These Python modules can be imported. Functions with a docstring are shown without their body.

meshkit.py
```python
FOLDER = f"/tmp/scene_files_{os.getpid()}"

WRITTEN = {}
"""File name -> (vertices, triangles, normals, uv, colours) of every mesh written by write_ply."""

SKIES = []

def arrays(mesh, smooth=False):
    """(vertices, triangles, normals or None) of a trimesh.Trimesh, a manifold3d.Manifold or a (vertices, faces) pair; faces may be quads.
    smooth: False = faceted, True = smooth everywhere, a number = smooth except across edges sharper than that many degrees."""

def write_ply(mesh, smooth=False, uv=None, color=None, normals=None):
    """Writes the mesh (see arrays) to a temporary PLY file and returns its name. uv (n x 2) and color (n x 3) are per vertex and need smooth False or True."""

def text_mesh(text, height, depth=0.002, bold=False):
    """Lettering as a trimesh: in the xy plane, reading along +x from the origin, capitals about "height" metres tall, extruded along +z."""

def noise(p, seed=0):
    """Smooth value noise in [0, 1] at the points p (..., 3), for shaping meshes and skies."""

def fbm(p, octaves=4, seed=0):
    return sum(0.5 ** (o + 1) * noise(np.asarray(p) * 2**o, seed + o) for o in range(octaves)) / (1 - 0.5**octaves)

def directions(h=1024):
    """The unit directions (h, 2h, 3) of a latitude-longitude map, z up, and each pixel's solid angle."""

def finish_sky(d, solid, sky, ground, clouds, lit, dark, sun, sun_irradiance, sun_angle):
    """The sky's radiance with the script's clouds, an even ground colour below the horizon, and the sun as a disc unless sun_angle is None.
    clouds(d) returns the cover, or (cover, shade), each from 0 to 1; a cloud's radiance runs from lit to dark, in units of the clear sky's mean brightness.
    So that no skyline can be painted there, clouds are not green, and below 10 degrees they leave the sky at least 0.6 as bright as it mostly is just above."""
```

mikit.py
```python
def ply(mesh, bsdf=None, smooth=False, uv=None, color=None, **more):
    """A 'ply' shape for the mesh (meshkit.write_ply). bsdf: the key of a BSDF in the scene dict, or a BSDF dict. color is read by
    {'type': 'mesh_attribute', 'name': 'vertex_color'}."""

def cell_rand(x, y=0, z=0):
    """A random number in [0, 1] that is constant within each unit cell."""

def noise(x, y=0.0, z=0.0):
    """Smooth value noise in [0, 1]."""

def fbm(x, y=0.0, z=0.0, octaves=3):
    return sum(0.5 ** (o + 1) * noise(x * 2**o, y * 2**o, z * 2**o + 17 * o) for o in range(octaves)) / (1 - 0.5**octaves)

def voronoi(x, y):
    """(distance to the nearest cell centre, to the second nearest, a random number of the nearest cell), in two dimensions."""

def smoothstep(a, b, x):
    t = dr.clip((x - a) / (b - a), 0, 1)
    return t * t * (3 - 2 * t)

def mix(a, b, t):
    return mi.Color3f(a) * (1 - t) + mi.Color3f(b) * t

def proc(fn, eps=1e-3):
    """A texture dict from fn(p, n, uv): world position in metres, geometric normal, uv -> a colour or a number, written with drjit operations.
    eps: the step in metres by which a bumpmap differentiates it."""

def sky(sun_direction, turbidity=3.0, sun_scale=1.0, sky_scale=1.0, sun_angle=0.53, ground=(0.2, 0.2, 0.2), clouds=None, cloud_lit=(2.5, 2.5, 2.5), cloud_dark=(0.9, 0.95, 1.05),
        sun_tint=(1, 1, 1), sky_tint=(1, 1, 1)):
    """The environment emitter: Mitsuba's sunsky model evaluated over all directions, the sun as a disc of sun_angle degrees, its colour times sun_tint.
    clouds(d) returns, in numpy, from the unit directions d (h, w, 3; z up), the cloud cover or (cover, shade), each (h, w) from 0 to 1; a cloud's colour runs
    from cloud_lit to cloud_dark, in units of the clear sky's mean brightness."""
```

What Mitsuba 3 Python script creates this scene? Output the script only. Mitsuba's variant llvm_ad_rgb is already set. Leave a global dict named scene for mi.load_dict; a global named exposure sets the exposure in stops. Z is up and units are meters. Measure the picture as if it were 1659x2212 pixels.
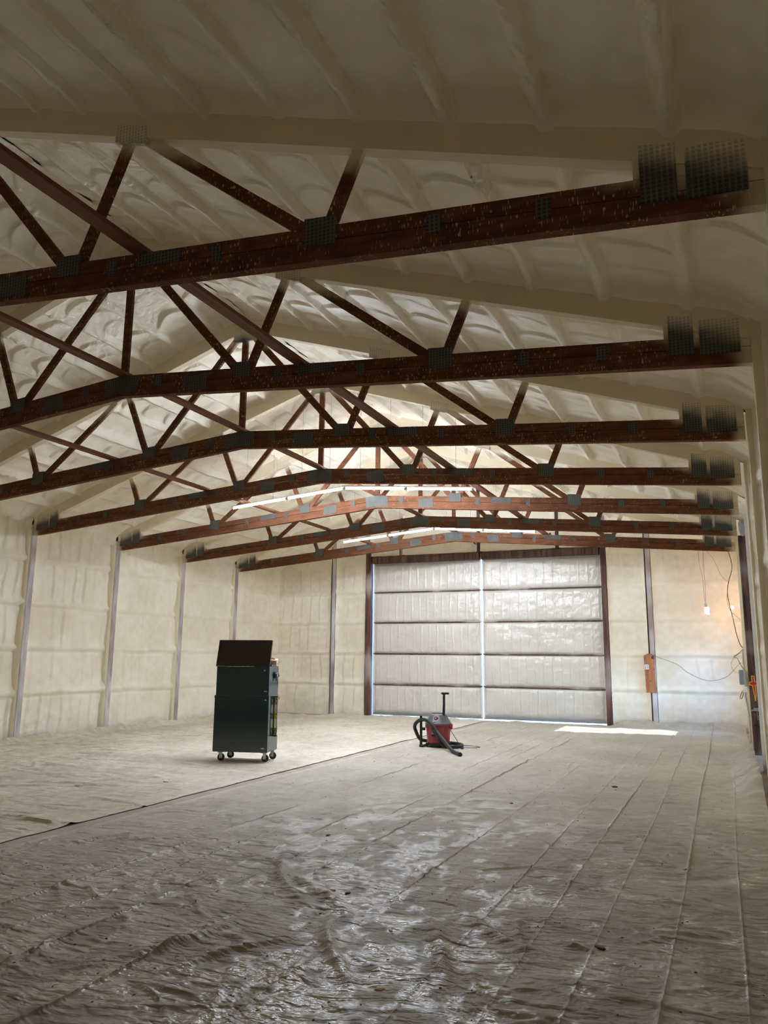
import math
import numpy as np, trimesh, drjit as dr, mitsuba as mi
import mikit, meshkit
from meshkit import noise as nnoise, fbm as nfbm
from shapely.geometry import Polygon, box as sbox, Point

T = mi.ScalarTransform4f
PI = math.pi
scene, labels = {}, {}

# ------------------------------------------------------------------ camera
F_PX, YAW, PITCH, ROLL, CAM_H = 1675.0, math.radians(23.534), math.radians(10.6025), math.radians(0.514), 1.665
fw = np.array([-math.sin(YAW) * math.cos(PITCH), math.cos(YAW) * math.cos(PITCH), math.sin(PITCH)])
rt = np.array([math.cos(YAW), math.sin(YAW), 0.0])
up0 = np.cross(rt, fw)
up = up0 * math.cos(ROLL) - rt * math.sin(ROLL)
cam = np.array([0, 0, CAM_H])
scene['camera'] = {'type': 'perspective', 'fov': math.degrees(2 * math.atan(1659 / 2 / F_PX)), 'fov_axis': 'x', 'near_clip': 0.05, 'far_clip': 500.0,
                   'to_world': T().look_at(origin=cam.tolist(), target=(cam + fw).tolist(), up=up.tolist())}
# ------------------------------------------------------------------ daylight, lamps, exposure
SUN = (0.90, 0.02, 0.43)
scene['sky'] = mikit.sky(SUN, turbidity=3.0, sun_scale=0.26, sky_scale=1.0, sun_tint=(0.62, 0.93, 1.5), sky_tint=(0.48, 0.80, 1.25), ground=(0.35, 0.34, 0.32))
SKY_GAIN = 24.0
scene['sky']['scale'] = SKY_GAIN
LED = [(158.0, 176.0, 204.0), (68.0, 76.0, 88.0)]    # radiance of the tube lamps, nearer and farther row
CFL = (70.0, 72.0, 74.0)
WARM = (95.0, 44.0, 14.0)
exposure = 1.25

# ------------------------------------------------------------------ measured building
XC, L = -6.076, 6.42                 # ridge line, half span
Y1, S = 4.113, 2.369
TY = lambda i: Y1 + (i - 1) * S
ZB, MB, CD = 3.981, 0.0859, 0.245    # bottom chord: bearing height, slope, depth
UO, ZT, MT = 5.774, 4.39, 0.327      # end of the opening, height there, roof slope
YF = 20.90                           # foam face of the far wall
YBK = -3.0
XR, XL = XC + L + 0.13, XC - L - 0.13   # foam faces of the side walls
zchord = lambda u: ZB + MB * (L - u)
zedge = lambda u: ZT + MT * (UO - u)
zceil = lambda u: zedge(u) + 0.29

# ------------------------------------------------------------------ helpers
def numbered(k):
    if k not in labels and k not in scene: return k
    n = 1
    while f'{k}_{n:03d}' in scene or f'{k}_{n:03d}' in labels: n += 1
    return f'{k}_{n:03d}'
used_parts = set()
def thing(name, label, cat, group=None):
    k = numbered(name)
    labels[k] = {'label': label, 'category': cat}
    if group: labels[k]['group'] = group
    return k
def struct(name):
    labels[name] = {'kind': 'structure'}
    return name
def part(parent, name, mesh, bsdf, smooth=False, label=None, kind=None, **kw):
    k = f'{parent}__{name}'
    n = 0
    kk = k
    while kk in scene or kk in used_parts:
        n += 1; kk = f'{k}_{n:03d}'
    used_parts.add(kk)
    scene[kk] = mikit.ply(mesh, bsdf, smooth, **kw)
    if label or kind:
        labels[kk] = {}
        if label: labels[kk]['label'] = label
        if kind: labels[kk]['kind'] = kind
    return kk
def solo(name, mesh, bsdf, label, cat, smooth=False, group=None, kind=None, **kw):
    k = numbered(name)
    scene[k] = mikit.ply(mesh, bsdf, smooth, **kw)
    labels[k] = {'label': label, 'category': cat}
    if group: labels[k]['group'] = group
    if kind: labels[k]['kind'] = kind
    return k
def cat(ms): return trimesh.util.concatenate(ms)
def bx(x0, x1, y0, y1, z0, z1):
    b = trimesh.creation.box([abs(x1 - x0), abs(y1 - y0), abs(z1 - z0)])
    b.apply_translation([(x0 + x1) / 2, (y0 + y1) / 2, (z0 + z1) / 2]); return b
def rbox(sx, sy, sz, c=0.006):
    """box centred on the origin with chamfered edges"""
    import itertools
    p = []
    for s in itertools.product((-1, 1), repeat=3):
        h = np.array(s) * np.array([sx, sy, sz]) / 2
        for k in range(3):
            q = h.copy(); 
            for j in range(3):
                if j != k: q[j] -= s[j] * c
            p.append(q)
    return trimesh.convex.convex_hull(np.array(p))
def rbx(x0, x1, y0, y1, z0, z1, c=0.006):
    b = rbox(abs(x1 - x0), abs(y1 - y0), abs(z1 - z0), c); b.apply_translation([(x0 + x1) / 2, (y0 + y1) / 2, (z0 + z1) / 2]); return b
def cyl(p0, p1, r, n=16, r1=None):
    p0, p1 = np.array(p0, float), np.array(p1, float)
    d = p1 - p0; l = np.linalg.norm(d)
    prof = np.array([[0, 0], [r, 0], [r if r1 is None else r1, l], [0, l]])
    m = trimesh.creation.revolve(prof, sections=n)
    m.apply_transform(trimesh.geometry.align_vectors([0, 0, 1], d / l)); m.apply_translation(p0); return m
def lathe(prof, n=40): return trimesh.creation.revolve(np.array(prof, float), sections=n)
def spline(pts, n=12):
    p = np.array(pts, float); p = np.vstack([2 * p[0] - p[1], p, 2 * p[-1] - p[-2]]); out = []
    for i in range(1, len(p) - 2):
        for t in np.linspace(0, 1, n, endpoint=False):
            a, b, c, d = p[i - 1:i + 3]
            out.append(0.5 * ((2 * b) + (c - a) * t + (2 * a - 5 * b + 4 * c - d) * t * t + (3 * b - a - 3 * c + d) * t ** 3))
    out.append(p[-2]); return np.array(out)
def tube(path, r, n=10, ribs=None, cap=True):
    path = np.array(path, float); m = len(path)
    tan = np.gradient(path, axis=0); tan /= np.linalg.norm(tan, axis=1, keepdims=True) + 1e-12
    nrm = np.cross(tan[0], [0.31, 0.17, 0.93]); nrm /= np.linalg.norm(nrm); vs = []
    rr = np.broadcast_to(r, (m,)) if ribs is None else r * ribs
    for i in range(m):
        nrm = nrm - tan[i] * (nrm @ tan[i]); nrm /= np.linalg.norm(nrm); b = np.cross(tan[i], nrm)
        a = np.arange(n) * 2 * PI / n
        vs.append(path[i] + rr[i] * (np.cos(a)[:, None] * nrm + np.sin(a)[:, None] * b))
    v = np.vstack(vs); f = []
    for i in range(m - 1):
        for j in range(n):
            a, b2, c, d = i * n + j, i * n + (j + 1) % n, (i + 1) * n + (j + 1) % n, (i + 1) * n + j
            f += [[a, b2, c], [a, c, d]]
    if cap:
        v = np.vstack([v, path[0], path[-1]]); k = len(v)
        for j in range(n):
            f.append([k - 2, (j + 1) % n, j]); f.append([k - 1, (m - 1) * n + j, (m - 1) * n + (j + 1) % n])
    return trimesh.Trimesh(v, np.array(f), process=False)
def xz(poly, y0, y1):
    """polygon of (x, z) extruded from y0 to y1"""
    m = trimesh.creation.extrude_polygon(poly if not isinstance(poly, (list, tuple)) else Polygon(poly), y1 - y0, engine='earcut')
    v = m.vertices.copy(); m2 = trimesh.Trimesh(np.stack([v[:, 0], y0 + v[:, 2], v[:, 1]], 1), m.faces[:, ::-1], process=False); return m2
def yz(poly, x0, x1):
    m = trimesh.creation.extrude_polygon(poly if not isinstance(poly, (list, tuple)) else Polygon(poly), x1 - x0, engine='earcut')
    v = m.vertices.copy(); return trimesh.Trimesh(np.stack([x0 + v[:, 2], v[:, 0], v[:, 1]], 1), m.faces, process=False)
def grid(A, B, fn, flip=False):
    """surface over the parameter grid A x B; fn(a, b) gives the points (..., 3)"""
    a, b = np.meshgrid(A, B, indexing='ij'); v = fn(a, b).reshape(-1, 3); n, m = len(A), len(B)
    i = np.arange(n * m).reshape(n, m)
    q = np.stack([i[:-1, :-1], i[1:, :-1], i[1:, 1:], i[:-1, 1:]], -1).reshape(-1, 4)
    f = np.vstack([q[:, [0, 1, 2]], q[:, [0, 2, 3]]])
    return trimesh.Trimesh(v, f[:, ::-1] if flip else f, process=False)
def lin(a, b, step): return np.linspace(a, b, max(2, int(math.ceil(abs(b - a) / step)) + 1))
def rnd(k, s=0): return float(nnoise(np.array([[k * 7.31 + 0.5, s * 3.17 + 0.5, 0.5]]) , 11)[0])
def hsh(i, s=0):
    i = np.asarray(i, np.int64); h = (i * 374761393 + s * 668265263 + 12345) & 0xFFFFFFFF
    h = ((h ^ (h >> 13)) * 1274126177) & 0xFFFFFFFF
    return ((h ^ (h >> 16)) & 0xFFFFFF) / 16777215.0
def p3(a, b, sa, sb, o=0.0): return np.stack([a * sa, b * sb, np.full(np.shape(a), o)], -1)
def ss(a, b, x): t = np.clip((x - a) / (b - a), 0, 1); return t * t * (3 - 2 * t)

# ------------------------------------------------------------------ materials
N, FB, SM, MIX = mikit.noise, mikit.fbm, mikit.smoothstep, mikit.mix
def two(d): return {'type': 'twosided', 'bsdf': d}
def pr(color, rough=0.5, **kw):
    c = {'type': 'rgb', 'value': list(color)} if isinstance(color, (tuple, list)) else color
    r = rough
    return two({'type': 'principled', 'base_color': c, 'roughness': r, **kw})
def bump(fn, scale, d, eps=2e-3):
    return two({'type': 'bumpmap', 'tex': mikit.proc(fn, eps), 'scale': scale, 'bsdf': d['bsdf']})

FOAM = (0.80, 0.735, 0.60)
def foam_color(p, n, uv):
    a = FB(p.x * 1.3, p.y * 1.3, p.z * 1.3, 3)
    b = N(p.x * 9, p.y * 9, p.z * 9)
    return MIX((0.74, 0.665, 0.52), (0.85, 0.79, 0.665), SM(0.25, 0.75, a * 0.75 + b * 0.25))
def foam_bump(p, n, uv): return FB(p.x * 45, p.y * 45, p.z * 45, 2) + 0.8 * N(p.x * 16, p.y * 16, p.z * 16)
scene['m_foam'] = bump(foam_bump, 0.010, pr(mikit.proc(foam_color), 0.55, specular=0.35))
def gloss_color(p, n, uv):
    a = FB(p.x * 2, p.y * 2, p.z * 2, 3)
    return MIX((0.62, 0.58, 0.50), (0.72, 0.68, 0.61), a)
def gloss_bump(p, n, uv): return FB(p.x * 22, p.y * 22, p.z * 11, 3)
scene['m_foam_gloss'] = bump(gloss_bump, 0.012, pr(mikit.proc(gloss_color), 0.22, specular=0.5))

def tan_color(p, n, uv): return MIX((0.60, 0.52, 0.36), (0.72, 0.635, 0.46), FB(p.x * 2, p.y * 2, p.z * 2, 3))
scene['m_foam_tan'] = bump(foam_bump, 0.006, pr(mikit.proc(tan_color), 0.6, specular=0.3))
def wood_base(p):
    g = FB(p.x * 3.0, p.y * 8, p.z * 30, 3)
    g2 = N(p.x * 11, p.y * 11, p.z * 11)
    c = MIX((0.068, 0.025, 0.012), (0.145, 0.055, 0.024), SM(0.2, 0.85, g * 0.6 + g2 * 0.4))
    sp = SM(0.74, 0.88, N(p.x * 150, p.y * 60, p.z * 28)) * SM(0.25, 0.6, N(p.x * 4, p.y * 3, p.z * 4))
    return MIX(c, (0.55, 0.42, 0.27), sp * 0.6)
def wood_truss(p, n, uv):
    u = dr.abs(p.x - XC)
    d = (ZT + 0.29 + MT * (UO - u)) - p.z
    f = FB(p.x * 6, p.y * 6, p.z * 6, 3)
    m = dr.maximum(SM(0.50, 0.31, d + 0.16 * (f - 0.5)), SM(0.17, 0.02, (L - u) + 0.1 * (f - 0.5)) * 0.75)
    return MIX(wood_base(p), (0.67, 0.585, 0.42), m)
scene['m_wood'] = pr(mikit.proc(wood_truss), 0.8, specular=0.12)
def wood_brace(p, n, uv):
    g = FB(p.x * 30, p.y * 2.0, p.z * 30, 3)
    return MIX((0.09, 0.035, 0.018), (0.21, 0.085, 0.045), g)
scene['m_brace'] = pr(mikit.proc(wood_brace), 0.65, specular=0.3)
def wood_post(p, n, uv):
    g = FB(p.x * 14, p.y * 14, p.z * 1.5, 3)
    c = MIX((0.09, 0.048, 0.044), (0.22, 0.115, 0.10), g)
    o = SM(0.25, 0.85, FB(p.x * 1.1 + 5, p.y * 1.1, p.z * 1.1, 3) + 0.25 * (N(p.x * 20, p.y * 20, p.z * 3) - 0.5))
    return MIX(c, (0.66, 0.63, 0.63), 0.30 + 0.62 * o)
scene['m_post'] = pr(mikit.proc(wood_post), 0.65, specular=0.3)
def wood_dark(p, n, uv):
    g = FB(p.x * 26, p.y * 26, p.z * 1.6 + 3 * N(p.x * 8, p.y * 8, p.z * 1.2), 3)
    c = MIX((0.045, 0.024, 0.019), (0.15, 0.082, 0.062), SM(0.25, 0.75, g))
    return MIX(c, (0.6, 0.55, 0.5), 0.25 * SM(0.62, 0.8, FB(p.x * 2, p.y * 2, p.z * 1.5, 3)))
scene['m_dark'] = pr(mikit.proc(wood_dark), 0.6, specular=0.3)
def wood_jamb(p, n, uv):
    g = FB(p.x * 26, p.y * 26, p.z * 1.6, 3)
    c = MIX((0.055, 0.026, 0.021), (0.15, 0.070, 0.056), SM(0.25, 0.75, g))
    return MIX(c, (0.60, 0.53, 0.51), 0.6 * SM(0.5, 0.8, FB(p.x * 2 + 9, p.y * 2, p.z * 0.8, 3)))
scene['m_jamb'] = pr(mikit.proc(wood_jamb), 0.6, specular=0.3)
def wood_board(p, n, uv):
    g = FB(p.x * 22, p.y * 20, p.z * 2.2 + 2 * N(p.x * 5, 0, p.z * 2), 3)
    k = SM(0.86, 0.93, N(p.x * 13, 3, p.z * 7))
    return MIX(MIX((0.20, 0.062, 0.022), (0.52, 0.21, 0.085), g), (0.06, 0.025, 0.015), k)
scene['m_board'] = pr(mikit.proc(wood_board), 0.5)

def plate_color(p, n, uv):
    gx, gz = p.x / 0.030, p.z / 0.026
    fx, fz = gx - dr.floor(gx), gz - dr.floor(gz)
    hole = SM(0.36, 0.24, dr.abs(fx - 0.5)) * SM(0.42, 0.28, dr.abs(fz - 0.5))
    u = dr.abs(p.x - XC)
    d = (ZT + 0.29 + MT * (UO - u)) - p.z
    f = FB(p.x * 7, p.y * 6, p.z * 7, 3)
    c = MIX((0.060, 0.063, 0.056), (0.115, 0.118, 0.106), f)
    c = MIX(c, (0.022, 0.022, 0.019), hole * 0.8)
    hl = SM(5.3, 5.7, u)
    m = dr.maximum(SM(0.50 - 0.13 * hl, 0.27 - 0.12 * hl, d + 0.16 * (f - 0.5)), SM(0.10, 0.0, L - u) * 0.7) * 0.93
    return MIX(c, (0.70, 0.63, 0.48), m * (1 - 0.35 * hole))
scene['m_plate'] = pr(mikit.proc(plate_color), 0.7, specular=0.2)

def plastic_color(p, n, uv):
    a = FB(p.x * 1.1, p.y * 0.7, 0, 4)
    dust = FB(p.x * 12, p.y * 12, 0, 3)
    speck = SM(0.78, 0.90, N(p.x * 60, p.y * 60, 0))
    near = SM(11.0, 4.0, p.y) * SM(-5.6, -3.2, p.x)     # bare, scuffed sheet on the trodden side
    smear = SM(0.50, 0.66, 0.35 * FB(p.x * 2.0, p.y * 1.4, 4.0, 2) + 0.65 * FB(p.x * 9.0, p.y * 6.5, 4.0, 4)) * near * SM(0.4, -0.9, p.x)
    c = MIX((0.45, 0.405, 0.320), (0.60, 0.545, 0.440), SM(0.2, 0.8, 0.6 * a + 0.4 * dust))
    c = c * (1.0 - 0.28 * SM(-6.0, -5.7, p.x))
    c = MIX(c, (0.235, 0.186, 0.130), near * SM(0.22, 0.62, FB(p.x * 3, p.y * 3, 2.0, 4)) * 0.82)
    c = MIX(c, (0.60, 0.56, 0.50), smear * (0.05 + 0.55 * FB(p.x * 14, p.y * 9, 1.0, 3)))
    return MIX(c, (0.20, 0.15, 0.10), speck * 0.25)
def plastic_rough(p, n, uv):
    near = SM(12.0, 5.0, p.y) * SM(-5.0, -3.0, p.x)
    a = 0.35 * FB(p.x * 2.0, p.y * 1.4, 4.0, 2) + 0.65 * FB(p.x * 9.0, p.y * 6.5, 4.0, 4)
    return 0.66 - 0.46 * SM(0.47, 0.66, a) * (0.25 + 0.75 * near)
def plastic_bump(p, n, uv):
    k = N(p.x * 2, p.y * 2, 1.0)
    w = dr.abs(FB(p.x * 3.5 + 1.5 * k, p.y * 13 + 3.0 * k, 0, 3) - 0.5)
    q = dr.abs(FB(p.x * 13 + 2 * k, p.y * 19, 5.0, 3) - 0.5)
    r = dr.abs(FB(p.x * 34, p.y * 46, 9.0, 2) - 0.5)
    return 1.5 * w + 0.75 * q + 0.30 * r
scene['m_plastic'] = bump(plastic_bump, 0.017, pr(mikit.proc(plastic_color), mikit.proc(plastic_rough), specular=0.26))
def concrete_color(p, n, uv):
    a = FB(p.x * 4, p.y * 4, 0, 4)
    return MIX((0.26, 0.205, 0.17), (0.40, 0.335, 0.285), a)
scene['m_concrete'] = pr(mikit.proc(concrete_color), 0.8)

def plain(name, c, rough=0.5, **kw): scene[name] = pr(c, rough, **kw); return name
plain('m_green', (0.007, 0.024, 0.024), 0.09, specular=0.55)
plain('m_lidin', (0.020, 0.014, 0.009), 0.4)
plain('m_black', (0.010, 0.010, 0.010), 0.42, specular=0.35)
plain('m_rubber', (0.018, 0.016, 0.015), 0.55)
plain('m_chrome', (0.75, 0.75, 0.77), 0.18, metallic=1.0)
plain('m_steel', (0.42, 0.43, 0.45), 0.35, metallic=0.8)
plain('m_white', (0.80, 0.80, 0.80), 0.4)
plain('m_trim', (0.74, 0.74, 0.76), 0.4)
plain('m_siding', (0.55, 0.56, 0.58), 0.5)
plain('m_red', (0.24, 0.022, 0.026), 0.32, specular=0.45)
plain('m_grayplastic', (0.085, 0.085, 0.088), 0.4)
plain('m_yellow', (0.42, 0.25, 0.030), 0.35)
plain('m_paintred', (0.50, 0.03, 0.02), 0.6)
plain('m_paintyellow', (0.72, 0.42, 0.04), 0.6)
plain('m_tan', (0.52, 0.38, 0.27), 0.7)
plain('m_wire', (0.30, 0.22, 0.16), 0.5)
plain('m_wiredark', (0.10, 0.06, 0.045), 0.5)
plain('m_panel', (0.23, 0.27, 0.32), 0.4)
plain('m_scrap', (0.60, 0.50, 0.34), 0.8)
plain('m_scrapdark', (0.07, 0.05, 0.035), 0.8)
plain('m_lavender', (0.50, 0.47, 0.52), 0.5)

# ------------------------------------------------------------------ floor and plastic sheets
fl = struct('floor')
scene['floor'] = mikit.ply(bx(XL - 0.3, XR + 0.4, YBK - 0.3, YF + 0.35, -0.12, -0.004), 'm_concrete')

rng = np.random.default_rng(5)
FOLDS = [0.36, 0.95, 1.55, 1.955, 2.35, 2.66, 3.02, 3.85, 4.52, 4.91, 5.27, 5.68, 6.06]
FSTR = [0.12, 0.35, 0.8, 0.45, 0.8, 0.5, 0.95, 0.45, 0.35, 0.8, 0.7, 1.1, 0.6]
WR = []   # larger wrinkles: centre u, y, angle, half length, width, height
for (u, y, a, l, w, h) in [(2.9, 5.6, -0.95, 0.9, 0.05, 0.035), (3.3, 5.2, -0.75, 0.8, 0.06, 0.035), (4.35, 4.7, -1.0, 0.7, 0.05, 0.03), (3.0, 4.1, 1.15, 0.55, 0.05, 0.03), (3.4, 4.0, 1.2, 0.5, 0.04, 0.03),
                          (4.7, 5.0, -0.7, 0.6, 0.05, 0.03), (4.05, 6.0, -0.8, 0.6, 0.05, 0.02), (1.3, 5.0, 1.3, 0.5, 0.03, 0.02), (0.75, 5.9, 1.25, 0.5, 0.04, 0.025), (5.0, 6.2, -0.6, 0.5, 0.05, 0.018), (3.9, 4.4, -1.1, 0.7, 0.04, 0.035)]:
    WR.append((u, y, a, l, w, h))
for k in range(300):
    y = 3.2 + 14.5 * rng.random() ** 1.5
    WR.append((0.3 + 5.9 * rng.random(), y, rng.normal(-0.35, 0.55), 0.15 + 0.35 * rng.random(), 0.012 + 0.022 * rng.random(), 0.006 + 0.014 * rng.random()))
WL = []
for k in range(260):
    WL.append((-6.4 + 6.2 * rng.random(), 4.5 + 15 * rng.random(), rng.normal(0.0, 0.45), 0.2 + 0.6 * rng.random(), 0.015 + 0.025 * rng.random(), 0.010 + 0.022 * rng.random()))
def wrinkles(u, y, W):
    h = np.zeros_like(u)
    for (cu, cy, a, l, w, hh) in W:
        sel = (np.abs(u - cu) < l + 4 * w) & (np.abs(y - cy) < l + 4 * w)
        if not sel.any(): continue
        uu, yy = u[sel] - cu, y[sel] - cy
        s, t = uu * math.cos(a) + yy * math.sin(a), -uu * math.sin(a) + yy * math.cos(a)
        t = t + 0.10 * l * np.sin(s / l * 2.2 + cu * 7)
        h[sel] = np.maximum(h[sel], hh * np.exp(-(t / w) ** 2) * np.clip(1 - (s / l) ** 2, 0, 1))
    return h
def base_waves(u, y):
    a = nfbm(p3(u, y, 1.2, 5.0, 0.3), 4, 3)
    b = nfbm(p3(u + 0.4 * nnoise(p3(u, y, 1.1, 1.1, 2.0)), y, 2.2, 9.0, 1.3), 3, 8)
    far = ss(7.0, 13.0, y)
    c = np.abs(nfbm(p3(u + 0.3 * a, y, 4.5, 7.5, 2.3), 3, 18) - 0.5) * 2
    e = ss(0.0, 0.30, np.abs(u - 0.10) - 0.10)       # lies flat along the bare strip
    return (0.030 * (0.45 + 1.3 * far) * (np.abs(a - 0.5)) * 2 + 0.026 * (0.5 + 1.2 * far) * np.abs(b - 0.5) * 2 + 0.013 * (1 - 0.4 * far) * c) * (0.15 + 0.85 * e)
def calm(u, y):
    a = np.hypot(u - 0.97, y - 14.35); b = np.hypot(u + 1.15, y - 11.10)
    return ss(0.35, 0.75, a) * ss(0.45, 0.9, b)
def sheet_right(u, y):
    h = base_waves(u, y) * calm(u, y)
    for x, s in zip(FOLDS, FSTR):
        q = u - x - 0.010 * np.sin(y * 0.7 + x * 5)
        k = 0.25 + 0.8 * ss(0.25, 0.85, nnoise(p3(y, y, 0.8, 0.0, x * 3.3)))
        h = h + s * k * (0.020 * np.exp(-np.abs(q) / 0.007) + 0.008 * np.exp(-np.abs(q + 0.01) / 0.06))
    h = h + wrinkles(u, y, WR)
    e = L + u * 0 - u                               # distance to the wall posts
    lift = ss(0.42, 0.03, e) * ss(10.4, 11.2, y) * ss(15.9, 15.4, y)
    h = h + lift * (0.16 + 0.10 * (nfbm(p3(u, y, 5, 3.5, 7.7), 3, 2) - 0.4)) * (1 + 0.3 * np.sin(y * 9))
    far = ss(20.35, 20.72, y) * ss(3.3, 3.6, u)
    h = h + far * (0.11 + 0.05 * nfbm(p3(u, y, 3, 3, 5), 3, 4))
    return h + 0.004
ys, y = [], 1.2
while y < 20.78: ys.append(y); y += max(0.011, 0.0042 * y)
ys.append(20.78)
ys = np.array(ys)
us = np.unique(np.round(np.concatenate([lin(0.20, 6.395, 0.0155)] + [x + 0.0 + np.arange(-0.022, 0.0221, 0.0044) for x in FOLDS]), 4))
us = us[(us >= 0.2) & (us <= 6.395)]
sr = grid(us, ys, lambda u, y: np.stack([XC + u + 0.02 * (nnoise(p3(y, y, 2.2, 0, 1)) - 0.5) * (u < 0.3), y, sheet_right(u, y)], -1))
solo('plastic_sheet', sr, 'm_plastic', 'clear plastic sheet with long straight folds and wrinkles covering the right half of the floor', 'plastic sheet', smooth=True)
def sheet_left(u, y):
    h = (1.5 * base_waves(u, y) + wrinkles(u, y, WL)) * calm(u, y)
    h = h + 0.03 * np.exp(-np.abs(y - 5.75 - 0.16 * (u + 3)) / 0.05) * ss(-5.5, -4, u)
    h = h + ss(-6.15, -6.4, u) * 0.10 * (0.6 + 0.6 * nfbm(p3(u, y, 3, 2, 3), 3, 6))
    return h + 0.004
yl, y = [], 3.5
while y < 20.0: yl.append(y); y += max(0.025, 0.0034 * y)
yl.append(20.0)
def sl_fn(u, y):
    ye = y + np.where(y > 19.6, 0.25 * (nfbm(p3(u, u, 1.6, 0, 2), 3, 5) - 0.35) + np.where(u > -4.6, 0.75, 0.0) * (y - 19.6) / 0.4, 0)
    uu = u + np.where(u > -0.15, 0.05 * (nfbm(p3(y, y, 2.5, 0, 9), 3, 5) - 0.5), 0)
    return np.stack([XC + uu, ye, sheet_left(u, y)], -1)
solo('plastic_sheet', grid(lin(-6.41, 0.01, 0.022), np.array(yl), sl_fn), 'm_plastic', 'dust-covered plastic sheet on the left half of the floor under the tool cabinet', 'plastic sheet', smooth=True)

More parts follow.
